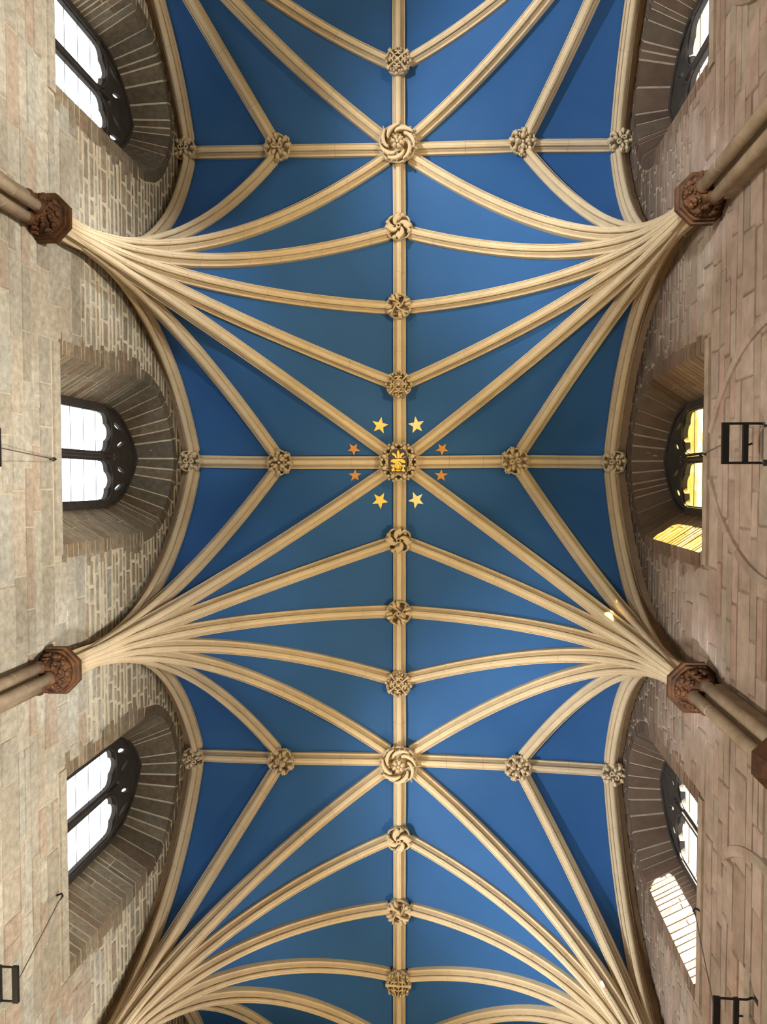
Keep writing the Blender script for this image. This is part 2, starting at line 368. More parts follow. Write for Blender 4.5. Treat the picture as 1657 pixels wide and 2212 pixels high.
def tonef(rnd, z, side):
    if side < 0:
        base = rnd.choice([(1.02, 1.0, .96), (.92, .90, .86), (1.0, .93, .86), (.96, .98, .98), (.84, .80, .74), (1.08, 1.06, 1.02), (.95, .82, .74)])
    else:
        base = rnd.choice([(1.02, .98, .99), (.94, .90, .88), (1.04, .95, .95), (.92, .94, .92), (.86, .78, .75), (1.06, 1.02, 1.0), (.98, .86, .85)])
    k = rnd.uniform(.9, 1.06)
    return tuple(c * k for c in base)
def height_tone(y, z, side_):        # tone factor, darker and browner with height up the wall
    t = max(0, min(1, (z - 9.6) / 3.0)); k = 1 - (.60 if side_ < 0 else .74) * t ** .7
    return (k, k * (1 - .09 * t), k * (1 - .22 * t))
def stone_piece(poly, side, h, rnd):
    # poly in (y,z); returns verts and faces of a pillowed block face standing h proud of the mortar
    cy = sum(p[0] for p in poly) / len(poly); cz = sum(p[1] for p in poly) / len(poly)
    v = [(side * (WALL + .03), p[0], p[1]) for p in poly]
    v += [(side * (WALL - h * .35), p[0], p[1]) for p in poly]
    ins = .010
    for p in poly:
        dy, dz = cy - p[0], cz - p[1]; L = math.hypot(dy, dz) + 1e-6
        v.append((side * (WALL - h - rnd.uniform(-.003, .005)), p[0] + dy / L * ins * 1.6, p[1] + dz / L * ins))
    n = len(poly); f = []
    for a in (0, n):
        f += [(a + i, a + (i + 1) % n, a + n + (i + 1) % n, a + n + i) for i in range(n)]
    f.append(tuple(range(2 * n, 3 * n))); return v, f
def area_px(poly, side):
    P = [proj((side * WALL, y, z)) for y, z in poly]; a = 0
    for (x0, y0), (x1, y1) in zip(P, P[1:] + P[:1]): a += x0 * y1 - x1 * y0
    cx = sum(p[0] for p in P) / len(P); cy = sum(p[1] for p in P) / len(P)
    if not (-40 < cx < 1700 and -40 < cy < 2250): return 0
    return abs(a) / 2
def build_wall(side):
    wname = 'wall_left' if side < 0 else 'wall_right'
    rnd = random.Random(11 if side < 0 else 23)
    wins = WINS[side]; px = PLX[side]
    MW, MM = (M_WALL, M_MORT) if side < 0 else (M_WALLR, M_MORTR)
    root = tag(empty(wname, (side * WALL, 0, 9)), 'rubble and ashlar stone %s clerestory wall' % ('left' if side < 0 else 'right'), 'wall', kind='structure')
    off = Vector((side * WALL, 0, 9))
    def loc(v): return [Vector(p) - off for p in v]
    Y0, Y1 = -10.95, 10.75
    rect = [(Y0, -1.6), (Y1, -1.6), (Y1, 14.6), (Y0, 14.6)]
    mb = MB()
    holes = [outline(c, hw + .006, SILL, SPZ, APZ + .006, 30) for c, hw in wins]
    mb.add(*plate(rect, holes, side * WALL, side * (WALL + .05)))
    ih = [outline(c, HWI, SILL + .3, SPZ, APZI) for c, hw in wins]
    mb.add(*plate(rect, ih, side * (px + .07), side * (px + .12)))
    bo = [outline(c, hw + .006, SILL, SPZ, APZ + .006, 30) for c, hw in wins]; bi = [outline(c, HWI + .006, SILL + .3, SPZ, APZI + .006, 30) for c, hw in wins]
    for (o_, i_) in zip(bo, bi):     # bedding behind the reveal stones
        n = len(o_); v = [(side * WALL, y, z) for y, z in o_] + [(side * (px + .02), y, z) for y, z in i_]
        mb.add(v, [(k, (k + 1) % n, n + (k + 1) % n, n + k) for k in range(n)])
    mb.v = loc(mb.v); mb.out('mortar_bed', MM, root)
    pieces = []
    z = 7.55
    while z < 13.95:
        low = z < 9.9 + rnd.uniform(-.2, .3)
        h = rnd.choice([.17, .21, .25, .29, .34]) if low else rnd.choice([.10, .13, .16, .19])
        y = -8.6 + rnd.uniform(-.5, 0)
        while y < 10.3:
            ln = rnd.uniform(.42, 1.05) if low else rnd.uniform(.18, .62)
            a, b = y, y + ln; y = b
            g = (.0065 if low else .015) if side < 0 else (.004 if low else .007)
            subs = [(z, z + h)]
            if low and h > .24 and rnd.random() < .22: q = z + h * rnd.uniform(.35, .6); subs = [(z, q), (q, z + h)]
            for z0, z1 in subs:
                z0g, z1g = z0 + g, z1 - g
                if not low: z0g += rnd.uniform(0, .015); z1g -= rnd.uniform(0, .02)
                segs = [(a + g, b - g, None)]
                for c, hw in wins:
                    new = []
                    for (p, q, e) in segs:
                        if z1 < SILL - .16 or z0 > APZ + .2: new.append((p, q, e)); continue
                        f_ = [max(hw_at(zz, hw), 0) + (.16 if hw_at(zz, hw) > 0 else -9) for zz in (max(z0g, SILL), (z0g + z1g) / 2, z1g)]
                        fm = max(f_)
                        if fm < 0 or p > c + fm or q < c - fm: new.append((p, q, e)); continue
                        if p < c - fm: new.append((p, max(p, c - fm), e))
                        if q > c + fm: new.append((min(q, c + fm), q, e))
                    segs = new
                for p, q, e in segs:
                    if q - p < .05: continue
                    j = .006 if low else .022
                    poly = [(p + rnd.uniform(-j, j) * .5, z0g + rnd.uniform(0, j)), (q - rnd.uniform(0, j), z0g + rnd.uniform(0, j)), (q - rnd.uniform(0, j), z1g - rnd.uniform(0, j)), (p + rnd.uniform(0, j), z1g - rnd.uniform(0, j))]
                    if not low and rnd.random() < .7:
                        k = rnd.randrange(4); P0, P1 = poly[k], poly[(k + 1) % 4]; mpt = ((P0[0] + P1[0]) / 2 + rnd.uniform(-.01, .01), (P0[1] + P1[1]) / 2 + rnd.uniform(-.012, .012)); poly.insert(k + 1, mpt)
                    pieces.append((area_px(poly, side), poly, low))
        z += h
    pieces.sort(key=lambda t: -t[0]); pieces = [p for p in pieces if p[0] > 0 or rnd.random() < .3]
    rest = MB(); tones = []
    for i, (ar, poly, low) in enumerate(pieces):
        h = rnd.uniform(.006, .020) if low else rnd.uniform(.002, .014)
        if side > 0: h += .005
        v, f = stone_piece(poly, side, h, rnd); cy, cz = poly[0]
        t = tonef(rnd, cz, side); s_ = height_tone(cy, cz, side); t = tuple(a * b for a, b in zip(t, s_))
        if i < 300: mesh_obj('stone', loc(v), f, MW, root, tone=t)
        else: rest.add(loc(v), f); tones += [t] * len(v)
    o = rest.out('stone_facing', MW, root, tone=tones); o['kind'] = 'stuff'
    # reveals: jamb stones and voussoirs
    for c, hw in wins:
        def block(name, a_out, a_in, b_out, b_in, fo, gap, pr, mid=None):
            # a,b = (dy,z) of lower and upper edges on the outer and inner outlines; fo = face vectors
            def pt(o_, i_, t, prz):
                y = o_[0] + (i_[0] - o_[0]) * t; z_ = o_[1] + (i_[1] - o_[1]) * t
                return Vector((side * (WALL + (px + .02 - WALL) * t), y, z_))
            res = []
            rng = [(0.0, 1.0)] if mid is None else [(0.0, mid - .012), (mid + .012, 1.0)]
            for t0, t1 in rng:
                A0, A1, B0, B1 = pt(a_out, a_in, t0, 0), pt(a_out, a_in, t1, 0), pt(b_out, b_in, t0, 0), pt(b_out, b_in, t1, 0)
                d = (B0 - A0); L = d.length; d = d / L; e = (B1 - A1).normalized()
                A0 += d * gap; B0 -= d * gap; A1 += e * gap; B1 -= e * gap
                nrm = (A1 - A0).cross(B0 - A0).normalized(); ctr = Vector((side * WALL, c, (A0.z + B0.z) / 2 if A0.z < SPZ else SPZ))
                if nrm.dot(ctr - A0) < 0: nrm = -nrm
                nrm = nrm * pr
                if t0 == 0.0:
                    fx = Vector((-side * .012, 0, 0)); F0 = A0 + Vector((0, fo[0][0], fo[0][1])); F1 = B0 + Vector((0, fo[1][0], fo[1][1]))
                    v = [A0 + nrm + fx, A1 + nrm, B1 + nrm, B0 + nrm + fx, F0 + fx, F1 + fx, A1 - nrm * 2, B1 - nrm * 2]
                    f = [(0, 1, 2, 3), (0, 3, 5, 4), (0, 4, 6, 1), (3, 2, 7, 5), (4, 5, 7, 6), (1, 6, 7, 2)]
                else:
                    v = [A0 + nrm, A1 + nrm, B1 + nrm, B0 + nrm, A0 - nrm * 2, A1 - nrm * 2, B1 - nrm * 2, B0 - nrm * 2]
                    f = [(0, 1, 2, 3), (4, 7, 6, 5), (0, 4, 5, 1), (1, 5, 6, 2), (2, 6, 7, 3), (3, 7, 4, 0)]
                zz = (A0.z + B0.z) / 2
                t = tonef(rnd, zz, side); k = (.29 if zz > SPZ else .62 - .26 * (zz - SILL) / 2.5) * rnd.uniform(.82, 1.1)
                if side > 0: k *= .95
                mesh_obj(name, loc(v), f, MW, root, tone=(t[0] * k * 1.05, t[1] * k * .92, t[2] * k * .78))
        for s in (-1, 1):
            z = SILL
            while z < SPZ - .02:
                h = rnd.choice([.11, .14, .17, .21]); z1 = min(SPZ, z + h)
                if SPZ - z1 < .07: z1 = SPZ
                fw = rnd.uniform(.17, .34)
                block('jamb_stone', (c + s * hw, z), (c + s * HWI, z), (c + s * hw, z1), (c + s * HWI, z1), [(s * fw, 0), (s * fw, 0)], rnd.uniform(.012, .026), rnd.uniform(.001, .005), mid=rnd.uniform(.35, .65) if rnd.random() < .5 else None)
                z = z1
            oo = arch_out(hw, SPZ, APZ, 30); ii = arch_out(HWI, SPZ, APZI, 30)
            t = 0; n_v = 8; cuts = [0]
            for k in range(n_v): cuts.append(cuts[-1] + rnd.uniform(.45, 1.6))
            cuts = [int(round(q / cuts[-1] * 30)) for q in cuts]
            for a, b in zip(cuts[:-1], cuts[1:]):
                if b <= a: continue
                def nv(k):
                    y, z_ = oo[k]; L = math.hypot(y, z_ - SPZ + .25); return (s * y / L * .17, (z_ - SPZ + .25) / L * .17)
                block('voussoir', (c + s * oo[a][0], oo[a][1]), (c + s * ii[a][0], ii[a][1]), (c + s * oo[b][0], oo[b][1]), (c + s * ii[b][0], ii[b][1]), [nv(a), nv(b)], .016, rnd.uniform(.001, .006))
        # sill: a plain moulded slab
        x = side
        v = [(x * (WALL - .03), c - hw - .12, SILL - .15), (x * (WALL - .03), c + hw + .12, SILL - .15), (x * (WALL - .03), c + hw + .12, SILL), (x * (WALL - .03), c - hw - .12, SILL),
             (x * (px + .05), c - hw, SILL - .15), (x * (px + .05), c + hw, SILL - .15), (x * (px + .05), c + hw, SILL + .36), (x * (px + .05), c - hw, SILL + .36)]
        f = [(0, 1, 2, 3), (4, 7, 6, 5), (0, 4, 5, 1), (3, 2, 6, 7), (0, 3, 7, 4), (1, 5, 6, 2)]
        mesh_obj('sill', loc(v), f, MW, root, tone=(1.0, .96, .9))
    if side > 0:
        # hood moulds of the blocked arches on the right wall
        for c, hwh, apz in ((0.1, 1.22, 9.42), (5.38, 1.50, 9.40), (-5.35, 1.25, 9.40)):
            for s in (-1, 1):
                pts = [p for p in arch_out(hwh, 7.3, apz, 24) if p[1] < (9.25 if c < 3 else 8.65)]; nk = len(pts) - 1
                k = 0
                while k < nk:
                    e = min(nk, k + rnd.choice([2, 3, 4])); seg = pts[k:e + 1]; vv = []; ff = []
                    for (y, z_) in seg:
                        L = math.hypot(y + .4, z_ - 7.3 + .01); ny, nz = (y + .4) / L, (z_ - 7.3) / L
                        for d_, hh in ((-.06, .0), (-.05, .035), (.0, .05), (.05, .035), (.06, 0)):
                            vv.append((WALL - .008 - hh, c + s * (y + ny * d_), z_ + nz * d_))
                    if len(seg) > 1:
                        sh = (vv[5][1] - vv[0][1]) * .04
                        for q in range(len(seg) - 1):
                            ff += [(q * 5 + r, q * 5 + r + 1, q * 5 + 5 + r + 1, q * 5 + 5 + r) for r in range(4)]
                        ff += [(0, 1, 2, 3, 4), tuple(len(vv) - 5 + r for r in range(5))]
                        mesh_obj('hood_mould_stone', loc(vv), ff, MW, root, tone=tonef(rnd, 9, 1))
                    k = e
    return root
build_wall(-1); build_wall(1)

def window(idx, side, c, label, gmat):
    px = PLX[side]; root = tag(empty('window_%d' % idx, (side * px, c, SILL)), label, 'window', kind='structure')
    off = Vector((side * px, c, SILL)); LH, LS = 12.31, 11.98
    holes = []
    for s in (-1, 1):
        cx = s * .375; r = .305; pts = [(cx - r, SILL + .42), (cx + r, SILL + .42)]
        for k in range(0, 37):
            th = PI * k / 36; q = .74 + .26 * abs(math.cos(2.5 * (th - PI / 2))); 
            if k in (0, 36): q = 1.0
            pts.append((cx + r * q * math.cos(th), LS + (LH - LS) * 1.02 * q * math.sin(th)))
        holes.append(pts)
    def tear(cx, cz, a, b, rot):
        out = []
        for k in range(14):
            t = 2 * PI * k / 14; x = a * math.cos(t) * (1 - .35 * math.sin(t)); z = b * math.sin(t)
            out.append((cx + x * math.cos(rot) - z * math.sin(rot), cz + x * math.sin(rot) + z * math.cos(rot)))
        return out
    for s in (-1, 1):
        holes.append(tear(s * .48, 12.62, .035, .19, s * .28)); holes.append(tear(s * .22, 12.72, .032, .17, -s * .30))
    holes.append([(0, 12.28), (.055, 12.42), (0, 12.56), (-.055, 12.42)])
    out = outline(0, HWI + .01, SILL + .32, SPZ, APZI + .01)
    v, f = plate(out, holes, side * px, side * (px + .07))
    mesh_obj('tracery', [Vector(p) - Vector((side * px, 0, SILL)) for p in v], f, M_TRAC, root)
    mu = MB(); y = .048
    mu.add([(side * -.045, -.02, .3), (side * -.045, .02, .3), (side * .01, y, .3), (side * .01, -y, .3), (side * -.045, -.02, 2.85), (side * -.045, .02, 2.85), (side * .01, y, 2.85), (side * .01, -y, 2.85)],
           [(0, 1, 2, 3), (4, 7, 6, 5), (0, 4, 5, 1), (1, 5, 6, 2), (2, 6, 7, 3), (3, 7, 4, 0)])
    mu.out('mullion', M_TRAC, root)
    for s in (-1, 1):
        jb = MB(); jb.box((-.03, min(s * .70, s * .80), .3), (.03, max(s * .70, s * .80), 2.6)); jb.out('jamb_moulding', M_TRAC, root)
        # moulded arch following each light
        pts = [(side * -.012, s * .375 + .33 * math.cos(t), LS - SILL + .0 + (.36) * math.sin(t)) for t in [PI * k / 12 for k in range(13)]]
        MB().tube(pts, .022, 6).out('light_head_roll', M_TRAC, root, True)
        pane = MB(); xx = side * .05
        pane.add([(xx, s * .06, .40), (xx, s * .70, .40), (xx, s * .70, 3.0), (xx, s * .06, 3.0)], [(0, 1, 2, 3)]); pane.out('pane', gmat, root)
        for zz in (.75, 1.15, 1.55, 1.95, 2.35):
            MB().tube([(side * .035, s * .06, zz), (side * .035, s * .69, zz)], .005, 5).out('saddle_bar', M_IRON, root)
    up = MB(); up.add([(side * .05, -.74, 3.0), (side * .05, .74, 3.0), (side * .05, .45, 3.72), (side * .05, -.45, 3.72)], [(0, 1, 2, 3)]); up.out('tracery_pane', gmat, root)
    arch = arch_out(HWI - .015, SPZ, APZI - .02, 10); pp = [(side * -.01, y_, z_ - SILL) for y_, z_ in arch] + [(side * -.01, -y_, z_ - SILL) for y_, z_ in reversed(arch[:-1])]
    MB().tube(pp, .03, 6).out('arch_moulding', M_TRAC, root, True)
window(1, -1, WINS[-1][0][0], 'two-light traceried window at the upper left, white daylight behind', M_GLASS)
window(2, -1, WINS[-1][1][0], 'two-light traceried window in the middle of the left wall', M_GLASS)
window(3, -1, WINS[-1][2][0], 'two-light traceried window at the lower left, seen aslant', M_GLASS)
window(4, 1, WINS[1][0][0], 'narrow-looking two-light window at the upper right', M_GLASS)
window(5, 1, WINS[1][1][0], 'two-light window in the middle of the right wall with yellow light on its reveal', M_GLASSC)
window(6, 1, WINS[1][2][0], 'two-light window at the lower right beside a sunlit white reveal', M_GLASS)

# ---------------------------------------------------------------- responds: capital on three shafts
def respond(key, label):
    s = key[1]; x, y = SPR[key]; root = tag(empty('wall_respond', (x, y, ZS)), label, 'column', 'clustered shafts carrying the vault')
    A8 = PI / 8
    MB().lathe([(.18, -.20), (.232, -.19), (.240, -.165), (.215, -.15), (.222, -.135), (.268, -.135), (.272, -.105), (.245, -.095), (.25, -.08), (.300, -.08), (.302, -.02), (.285, 0), (.1, 0)], 8, a0=A8).out('abacus', M_CAP, root)
    MB().lathe([(.13, -.44), (.15, -.40), (.155, -.34), (.175, -.27), (.21, -.20), (.24, -.16), (.1, -.15)], 16).out('bell', M_CAP, root, True)
    rnd = random.Random(int(y * 10) + 50)
    for tier, (n, r, z, a) in enumerate(((10, .205, -.22, .050), (9, .175, -.31, .044), (8, .155, -.385, .034))):
        for k in range(n):
            t = 2 * PI * (k + .5 * tier) / n + rnd.uniform(-.1, .1)
            if s * math.cos(t) > .75: continue
            mb = MB(); mb.ell((r * math.cos(t), r * math.sin(t), z), a * .7, a * .85, a, t, 8, 6)
            for q in (-1, 1): mb.ell(((r + .012) * math.cos(t + q * .17), (r + .012) * math.sin(t + q * .17), z + a * .5), a * .5, a * .42, a * .6, t, 7, 5)
            mb.out('capital_leaf', M_CAP, root, True)
    bot = -2.46 if key == (.5, 1) else -2.7
    for dx, dy in ((-.10 * s, 0), (.02 * s, -.115), (.02 * s, .115)):
        mb = MB(); z = -.42; 
        MB().tube([(dx, dy, bot), (dx, dy, -.40)], .062, 14).out('shaft', M_SHAFT, root, True)
        MB().lathe([(.064, -.49), (.082, -.475), (.086, -.455), (.080, -.435), (.064, -.425)], 14, (dx, dy)).out('neck_ring', M_CAP, root, True)
        for zz in (-1.0, -1.55):
            MB().lathe([(.0625, zz - .004), (.0665, zz - .002), (.0665, zz + .002), (.0625, zz + .004)], 14, (dx, dy)).out('shaft_joint', M_SHAFT, root, True)
    MB().box((min(.0, s * .2), -.13, bot), (max(.0, s * .2), .13, -.40)).out('backing', M_SHAFT, root)
    MB().lathe([(.06, bot - .42), (.12, bot - .36), (.16, bot - .2), (.21, bot - .1), (.24, bot - .04), (.24, bot + .02), (.18, bot + .05)], 8, a0=A8).out('corbel', M_CAP, root)
respond((-.5, -1), 'clustered shafts with red-brown leaf capital at the upper left wall')
respond((-.5, 1), 'clustered shafts with red-brown leaf capital at the upper right wall')
respond((.5, -1), 'clustered shafts with red-brown leaf capital at the lower left wall')
respond((.5, 1), 'clustered shafts with red-brown leaf capital and rusty corbel at the lower right wall')

# ---------------------------------------------------------------- bosses (built about the origin, face towards -Z)
def pol(r, a): return (r * math.cos(a), r * math.sin(a))
def body(R, dz, root, n=24, scal=0.0, lobes=8):
    prof = [(R * .8, .26), (R * .86, .13), (R * .97, .10), (R * .98, .065), (R * .94, .045), (R * .88, .050), (R * .84, .075), (R * .80, .20), (.034, .20), (.032, .05), (.02, .02), (.004, .015)]
    v = []; f = []; n = 48
    for r, z in prof:
        for k in range(n):
            a = 2 * PI * k / n; q = r * (1 + (scal * abs(math.cos(lobes * a / 2)) - scal * .5 if r > R * .6 else 0)); v.append((*pol(q, a), z))
    for i in range(len(prof) - 1):
        for k in range(n): f.append((i * n + k, i * n + (k + 1) % n, (i + 1) * n + (k + 1) % n, (i + 1) * n + k))
    f.append(tuple(range(n))); f.append(tuple((len(prof) - 1) * n + k for k in range(n)))
    o = mesh_obj('boss_body', v, f, M_BOSS, root); smooth_by_angle(o, 50)
def ring(root, r, w, z=.070, h=.125, name='ring'):
    pts = [pol(r, 2 * PI * k / 20) for k in range(21)]; MB().blade(pts, [w] * 21, z, h).out(name, M_BOSS, root, True)
def shade_disc(root, p, r, z, sx=1.0, rot=0.0): MB().ell((p[0], p[1], z), r * sx, r, .006, rot, 10, 4).out('drill_hole_shade', M_HOLE_SHADE, root, True)  # flat dark disc painted in place of a hole's inner shade
def lump(mb, p, z, a, b, h, rot=0.0): mb.ell((p[0], p[1], z + .012), a, b, h * 1.25, rot, 9, 6); return mb
def swirl_boss(root, R):
    body(R, 0, root, scal=.10, lobes=8)
    ring(root, .031, .012); shade_disc(root, (0, 0), .019, .02)
    for k in range(4):
        a0 = k * PI / 2 + .5; pts = []; w = []
        for i in range(9):
            t = i / 8; pts.append(pol(.040 + (R * .80 - .040) * t, a0 + 1.2 * t ** 1.2)); w.append(.011 + .040 * math.sin(PI * t * .62))
        mb = MB(); mb.blade(pts, w, .070, 0.117)
        aa = math.atan2(pts[-1][1], pts[-1][0])
        lump(mb, pol(R * .86, aa - .20), .02, .042, .030, .055, aa); lump(mb, pol(R * .86, aa + .22), .02, .042, .030, .055, aa + .3)
        mb.out('leaf', M_BOSS, root, True)
        pts = [pol(R * (.36 + .50 * i / 5), a0 + 1.0 + .42 * i / 5) for i in range(6)]
        mb = MB(); mb.blade(pts, [.006, .016, .023, .025, .022, .012], .070, 0.105); lump(mb, pol(R * .88, a0 + 1.52), .03, .032, .028, .05, a0 + 1.5)
        mb.out('leaflet', M_BOSS, root, True)
def knot_boss(root, R):
    body(R, 0, root)
    ring(root, .027, .013); shade_disc(root, (0, 0), .014, .01)
    for k in range(4):
        a0 = k * PI / 2 + .25; d = Vector(pol(1, a0)); n = Vector((-d.y, d.x))
        pts = [n * .026 - d * .03 + (d * (R * .97) + n * .045) * (i / 6) + n * .02 * math.sin(PI * i / 6) for i in range(7)]
        MB().blade([(p.x, p.y) for p in pts], [.013, .012, .011, .011, .012, .015, .022], .070, 0.123).out('strap', M_BOSS, root, True)
        aa = a0 + PI / 4 + .17
        for q in (-1, 1):
            p = pol(R * .74, aa + q * .21); mb = MB(); mb.ell((p[0], p[1], .030), .066, .033, .075, aa + q * .05); mb.out('bud', M_BOSS, root, True)
def tracery_boss(root, R):
    body(R, 0, root, scal=.06, lobes=12)
    MB().add([(.04, 0, .045), (0, .04, .045), (-.04, 0, .045), (0, -.04, .045), (.036, 0, -.04), (0, .036, -.04), (-.036, 0, -.04), (0, -.036, -.04), (0, 0, -.058)],
             [(4, 5, 8), (5, 6, 8), (6, 7, 8), (7, 4, 8), (0, 1, 5, 4), (1, 2, 6, 5), (2, 3, 7, 6), (3, 0, 4, 7), (0, 3, 2, 1)]).out('centre_lozenge', M_BOSS, root)
    for k in range(4):
        a0 = k * PI / 2
        for q in (-1, 1):
            c = Vector(pol(R * .47, a0 + q * .32)); pts = []
            for i in range(12):
                t = a0 + PI + q * (-.6 + 4.7 * i / 11); pts.append((c.x + .027 * math.cos(t), c.y + .027 * math.sin(t), -.030))
            MB().tube(pts, .0105, 6).out('curl', M_BOSS, root, True)
            mb = MB(); lump(mb, pol(R * .82, a0 + q * .25), .005, .026, .020, .045, a0); mb.out('lobe', M_BOSS, root, True)
        mb = MB(); lump(mb, pol(R * .62, a0), .01, .022, .018, .05, a0); lump(mb, pol(R * .95, a0), .02, .026, .028, .045, a0); mb.out('lobe', M_BOSS, root, True)
        pts = [pol(.02 + R * .9 * i / 5, a0 + PI / 4) for i in range(6)]
        mb = MB(); mb.blade(pts, [.010, .010, .011, .012, .020, .034], .070, 0.113)
        for q in (-1, 1): lump(mb, pol(R * .84, a0 + PI / 4 + q * .24), .02, .024, .018, .05, a0)
        mb.out('rib_leaf', M_BOSS, root, True)
def rose_boss(root, R):
    body(R, 0, root, scal=.05, lobes=9)
    for k in range(6):
        a = k * PI / 3 + .2; p = pol(.070, a); mb = MB(); mb.ell((p[0], p[1], -.005), .044, .034, .075, a); q = pol(.104, a - .20); mb.ell((q[0], q[1], -.005), .018, .019, .070, a, 8, 5); q = pol(.104, a + .20); mb.ell((q[0], q[1], -.005), .018, .019, .070, a, 8, 5)
        mb.out('petal', M_BOSS, root, True)
    mb = MB(); mb.ell((0, 0, -.045), .030, .030, .035); mb.out('flower_eye', M_BOSS, root, True)
    n = 7
    for k in range(n):
        a0 = 2 * PI * k / n; pts = []; w = []
        for i in range(10):
            t = i / 9; pts.append(pol(R * (.52 + .38 * t ** .8), a0 + 1.25 * t)); w.append(.008 + .026 * math.sin(PI * (.12 + .8 * t)))
        mb = MB(); mb.blade(pts, w, .070, 0.130)
        for i in (3, 5, 7, 9):
            p = Vector(pts[i]); a = math.atan2(p.y, p.x); mb.ell((p.x * 1.13, p.y * 1.13, .005), .030, .012, .050, a + .45, 8, 5)
        mb.out('wreath_leaf', M_BOSS, root, True)
def foliage_boss(root, R, seed=1, scroll=True):
    body(R, 0, root, scal=.10, lobes=9); rnd = random.Random(seed)
    n = 8
    for k in range(n):
        a = 2 * PI * k / n + rnd.uniform(-.12, .12); mb = MB()
        lump(mb, pol(R * .80, a), .02, .050, .034, .058, a); lump(mb, pol(R * .98, a + .15), .05, .026, .020, .036, a); lump(mb, pol(R * .97, a - .17), .05, .024, .020, .036, a); lump(mb, pol(R * 1.04, a), .06, .02, .02, .03, a)
        mb.out('lobe', M_BOSS, root, True)
    if scroll:
        for s, cx in ((1, -.050), (-1, .052)):
            pts = []
            for i in range(18):
                t = i / 17; r = .046 * (1 - .74 * t); a = s * 6.6 * t + (.5 if s > 0 else 2.6); pts.append((cx + r * math.cos(a), r * math.sin(a) - .01, -.018 - .02 * t))
            MB().tube(pts, [.014 - .004 * i / 17 for i in range(18)], 7).out('scroll', M_BOSS, root, True)
        for a in (1.05, 2.1, 4.2, 5.2):
            mb = MB(); lump(mb, pol(R * .48, a), .01, .052, .030, .055, a); lump(mb, pol(R * .60, a + .4), .01, .03, .018, .045, a + .4); mb.out('leaf', M_BOSS, root, True)
    else:
        for k in range(4):
            a = PI / 4 + k * PI / 2; mb = MB(); lump(mb, pol(R * .40, a), .005, .050, .042, .062, a)
            for d in (-.48, .48): lump(mb, pol(R * .55, a + d), .012, .034, .020, .052, a + d)
            mb.out('leaf', M_BOSS, root, True)
def crest_boss(root, R):
    body(R, 0, root, scal=.06, lobes=8)
    ring(root, R * .60, .03, .045, .045, 'inner_ring')
    for k in range(8):
        a = PI / 8 + k * PI / 4; mb = MB(); lump(mb, pol(R * .78, a), .0, .050, .040, .060, a)
        for d, r_, q in ((-.20, .68, .026), (.20, .68, .026), (-.24, .88, .030), (.24, .88, .030), (0, .60, .022), (-.12, 1.0, .024), (.12, 1.0, .024)): lump(mb, pol(R * r_, a + d), .006, q, q * .9, .050, a)
        mb.out('leaf', M_BOSS, root, True)
        for d in (-.12, .12): shade_disc(root, pol(R * .90, a + d), .0085, -.046)
    S = 90 / 1657 * 13.59 / F_PX; cx, cy = 815, 815
    def E(pts): return [((x - cx) * S, (y - cy) * S) for x, y in pts]
    sh = [(455, 1225), (445, 560), (520, 410), (650, 320), (820, 295), (990, 320), (1120, 420), (1170, 580), (1165, 1225), (1000, 1240), (620, 1240)]
    MB().prism(E(sh), -.030, -.055).out('shield', M_SHIELD, root)
    G = [[(760, 480), (775, 390), (800, 335), (845, 390), (868, 450), (866, 560), (850, 660), (775, 660)],
         [(555, 470), (590, 455), (660, 480), (720, 520), (742, 580), (757, 655), (692, 660), (672, 590), (590, 545)],
         [(1045, 465), (1040, 525), (960, 570), (935, 660), (868, 655), (870, 560), (900, 500), (980, 460)],
         [(505, 820), (540, 735), (620, 700), (715, 715), (765, 690), (850, 690), (900, 705), (1010, 712), (1080, 770), (1110, 855), (1040, 862), (950, 850), (900, 800), (840, 780), (750, 812), (700, 862), (640, 868), (590, 830)],
         [(780, 800), (850, 800), (920, 870), (975, 1000), (910, 1010), (860, 930), (810, 840), (760, 920), (700, 985), (650, 950), (700, 880)],
         [(800, 860), (850, 950), (935, 985), (850, 1010), (835, 1100), (785, 1095), (775, 1010), (700, 975), (770, 935)],
         [(510, 925), (640, 920), (700, 960), (790, 1060), (750, 1090), (640, 995), (550, 1010)],
         [(590, 1000), (640, 1000), (650, 1060), (672, 1085), (660, 1120), (690, 1190), (625, 1165), (560, 1205), (560, 1150), (530, 1120), (585, 1085)],
         [(940, 945), (1060, 928), (1108, 975), (1085, 1020), (1000, 1000), (960, 1000)],
         [(985, 1000), (1030, 1000), (1042, 1100), (1105, 1190), (1040, 1200), (955, 1180), (950, 1130), (982, 1090)],
         [(700, 1120), (920, 1130), (900, 1172), (800, 1185), (720, 1168)], [(860, 1020), (930, 1030), (915, 1080), (855, 1075)]]
    for p in G: tag(MB().prism(E(p), -.054, -.070).out('gilt_emblem', M_GOLD, root), 'raised gilded emblem')
    MB().prism(E([(925, 665), (1110, 588), (1132, 612), (960, 688)]), -.054, -.066).out('gilt_emblem', M_COPP, root)
def boss(fn, loc, label, group, R, rot=0.0, **kw):
    root = tag(empty('ceiling_boss', loc), label, 'boss', group); fn(root, R * 1.06, **kw); root.rotation_euler = (0, 0, rot); return root
def copy_thing(src, loc, label, rot):
    r = src.copy(); C.objects.link(r); r.location = loc; r.rotation_euler = (0, 0, rot); r['label'] = label
    for ch in src.children:
        c = ch.copy(); C.objects.link(c); c.parent = r
    return r
GS = 'small round bosses on the long ridge'
ZB = 13.69
A = boss(swirl_boss, (*CB[-3], ZB), 'carved swirling-leaf boss just below the upper rose boss', GS, .215)
copy_thing(A, (*CB[1], ZB), 'carved swirling-leaf boss just below the gold crest boss', .15)
copy_thing(A, (*CB[5], ZB), 'carved swirling-leaf boss just below the lower rose boss', -.1)
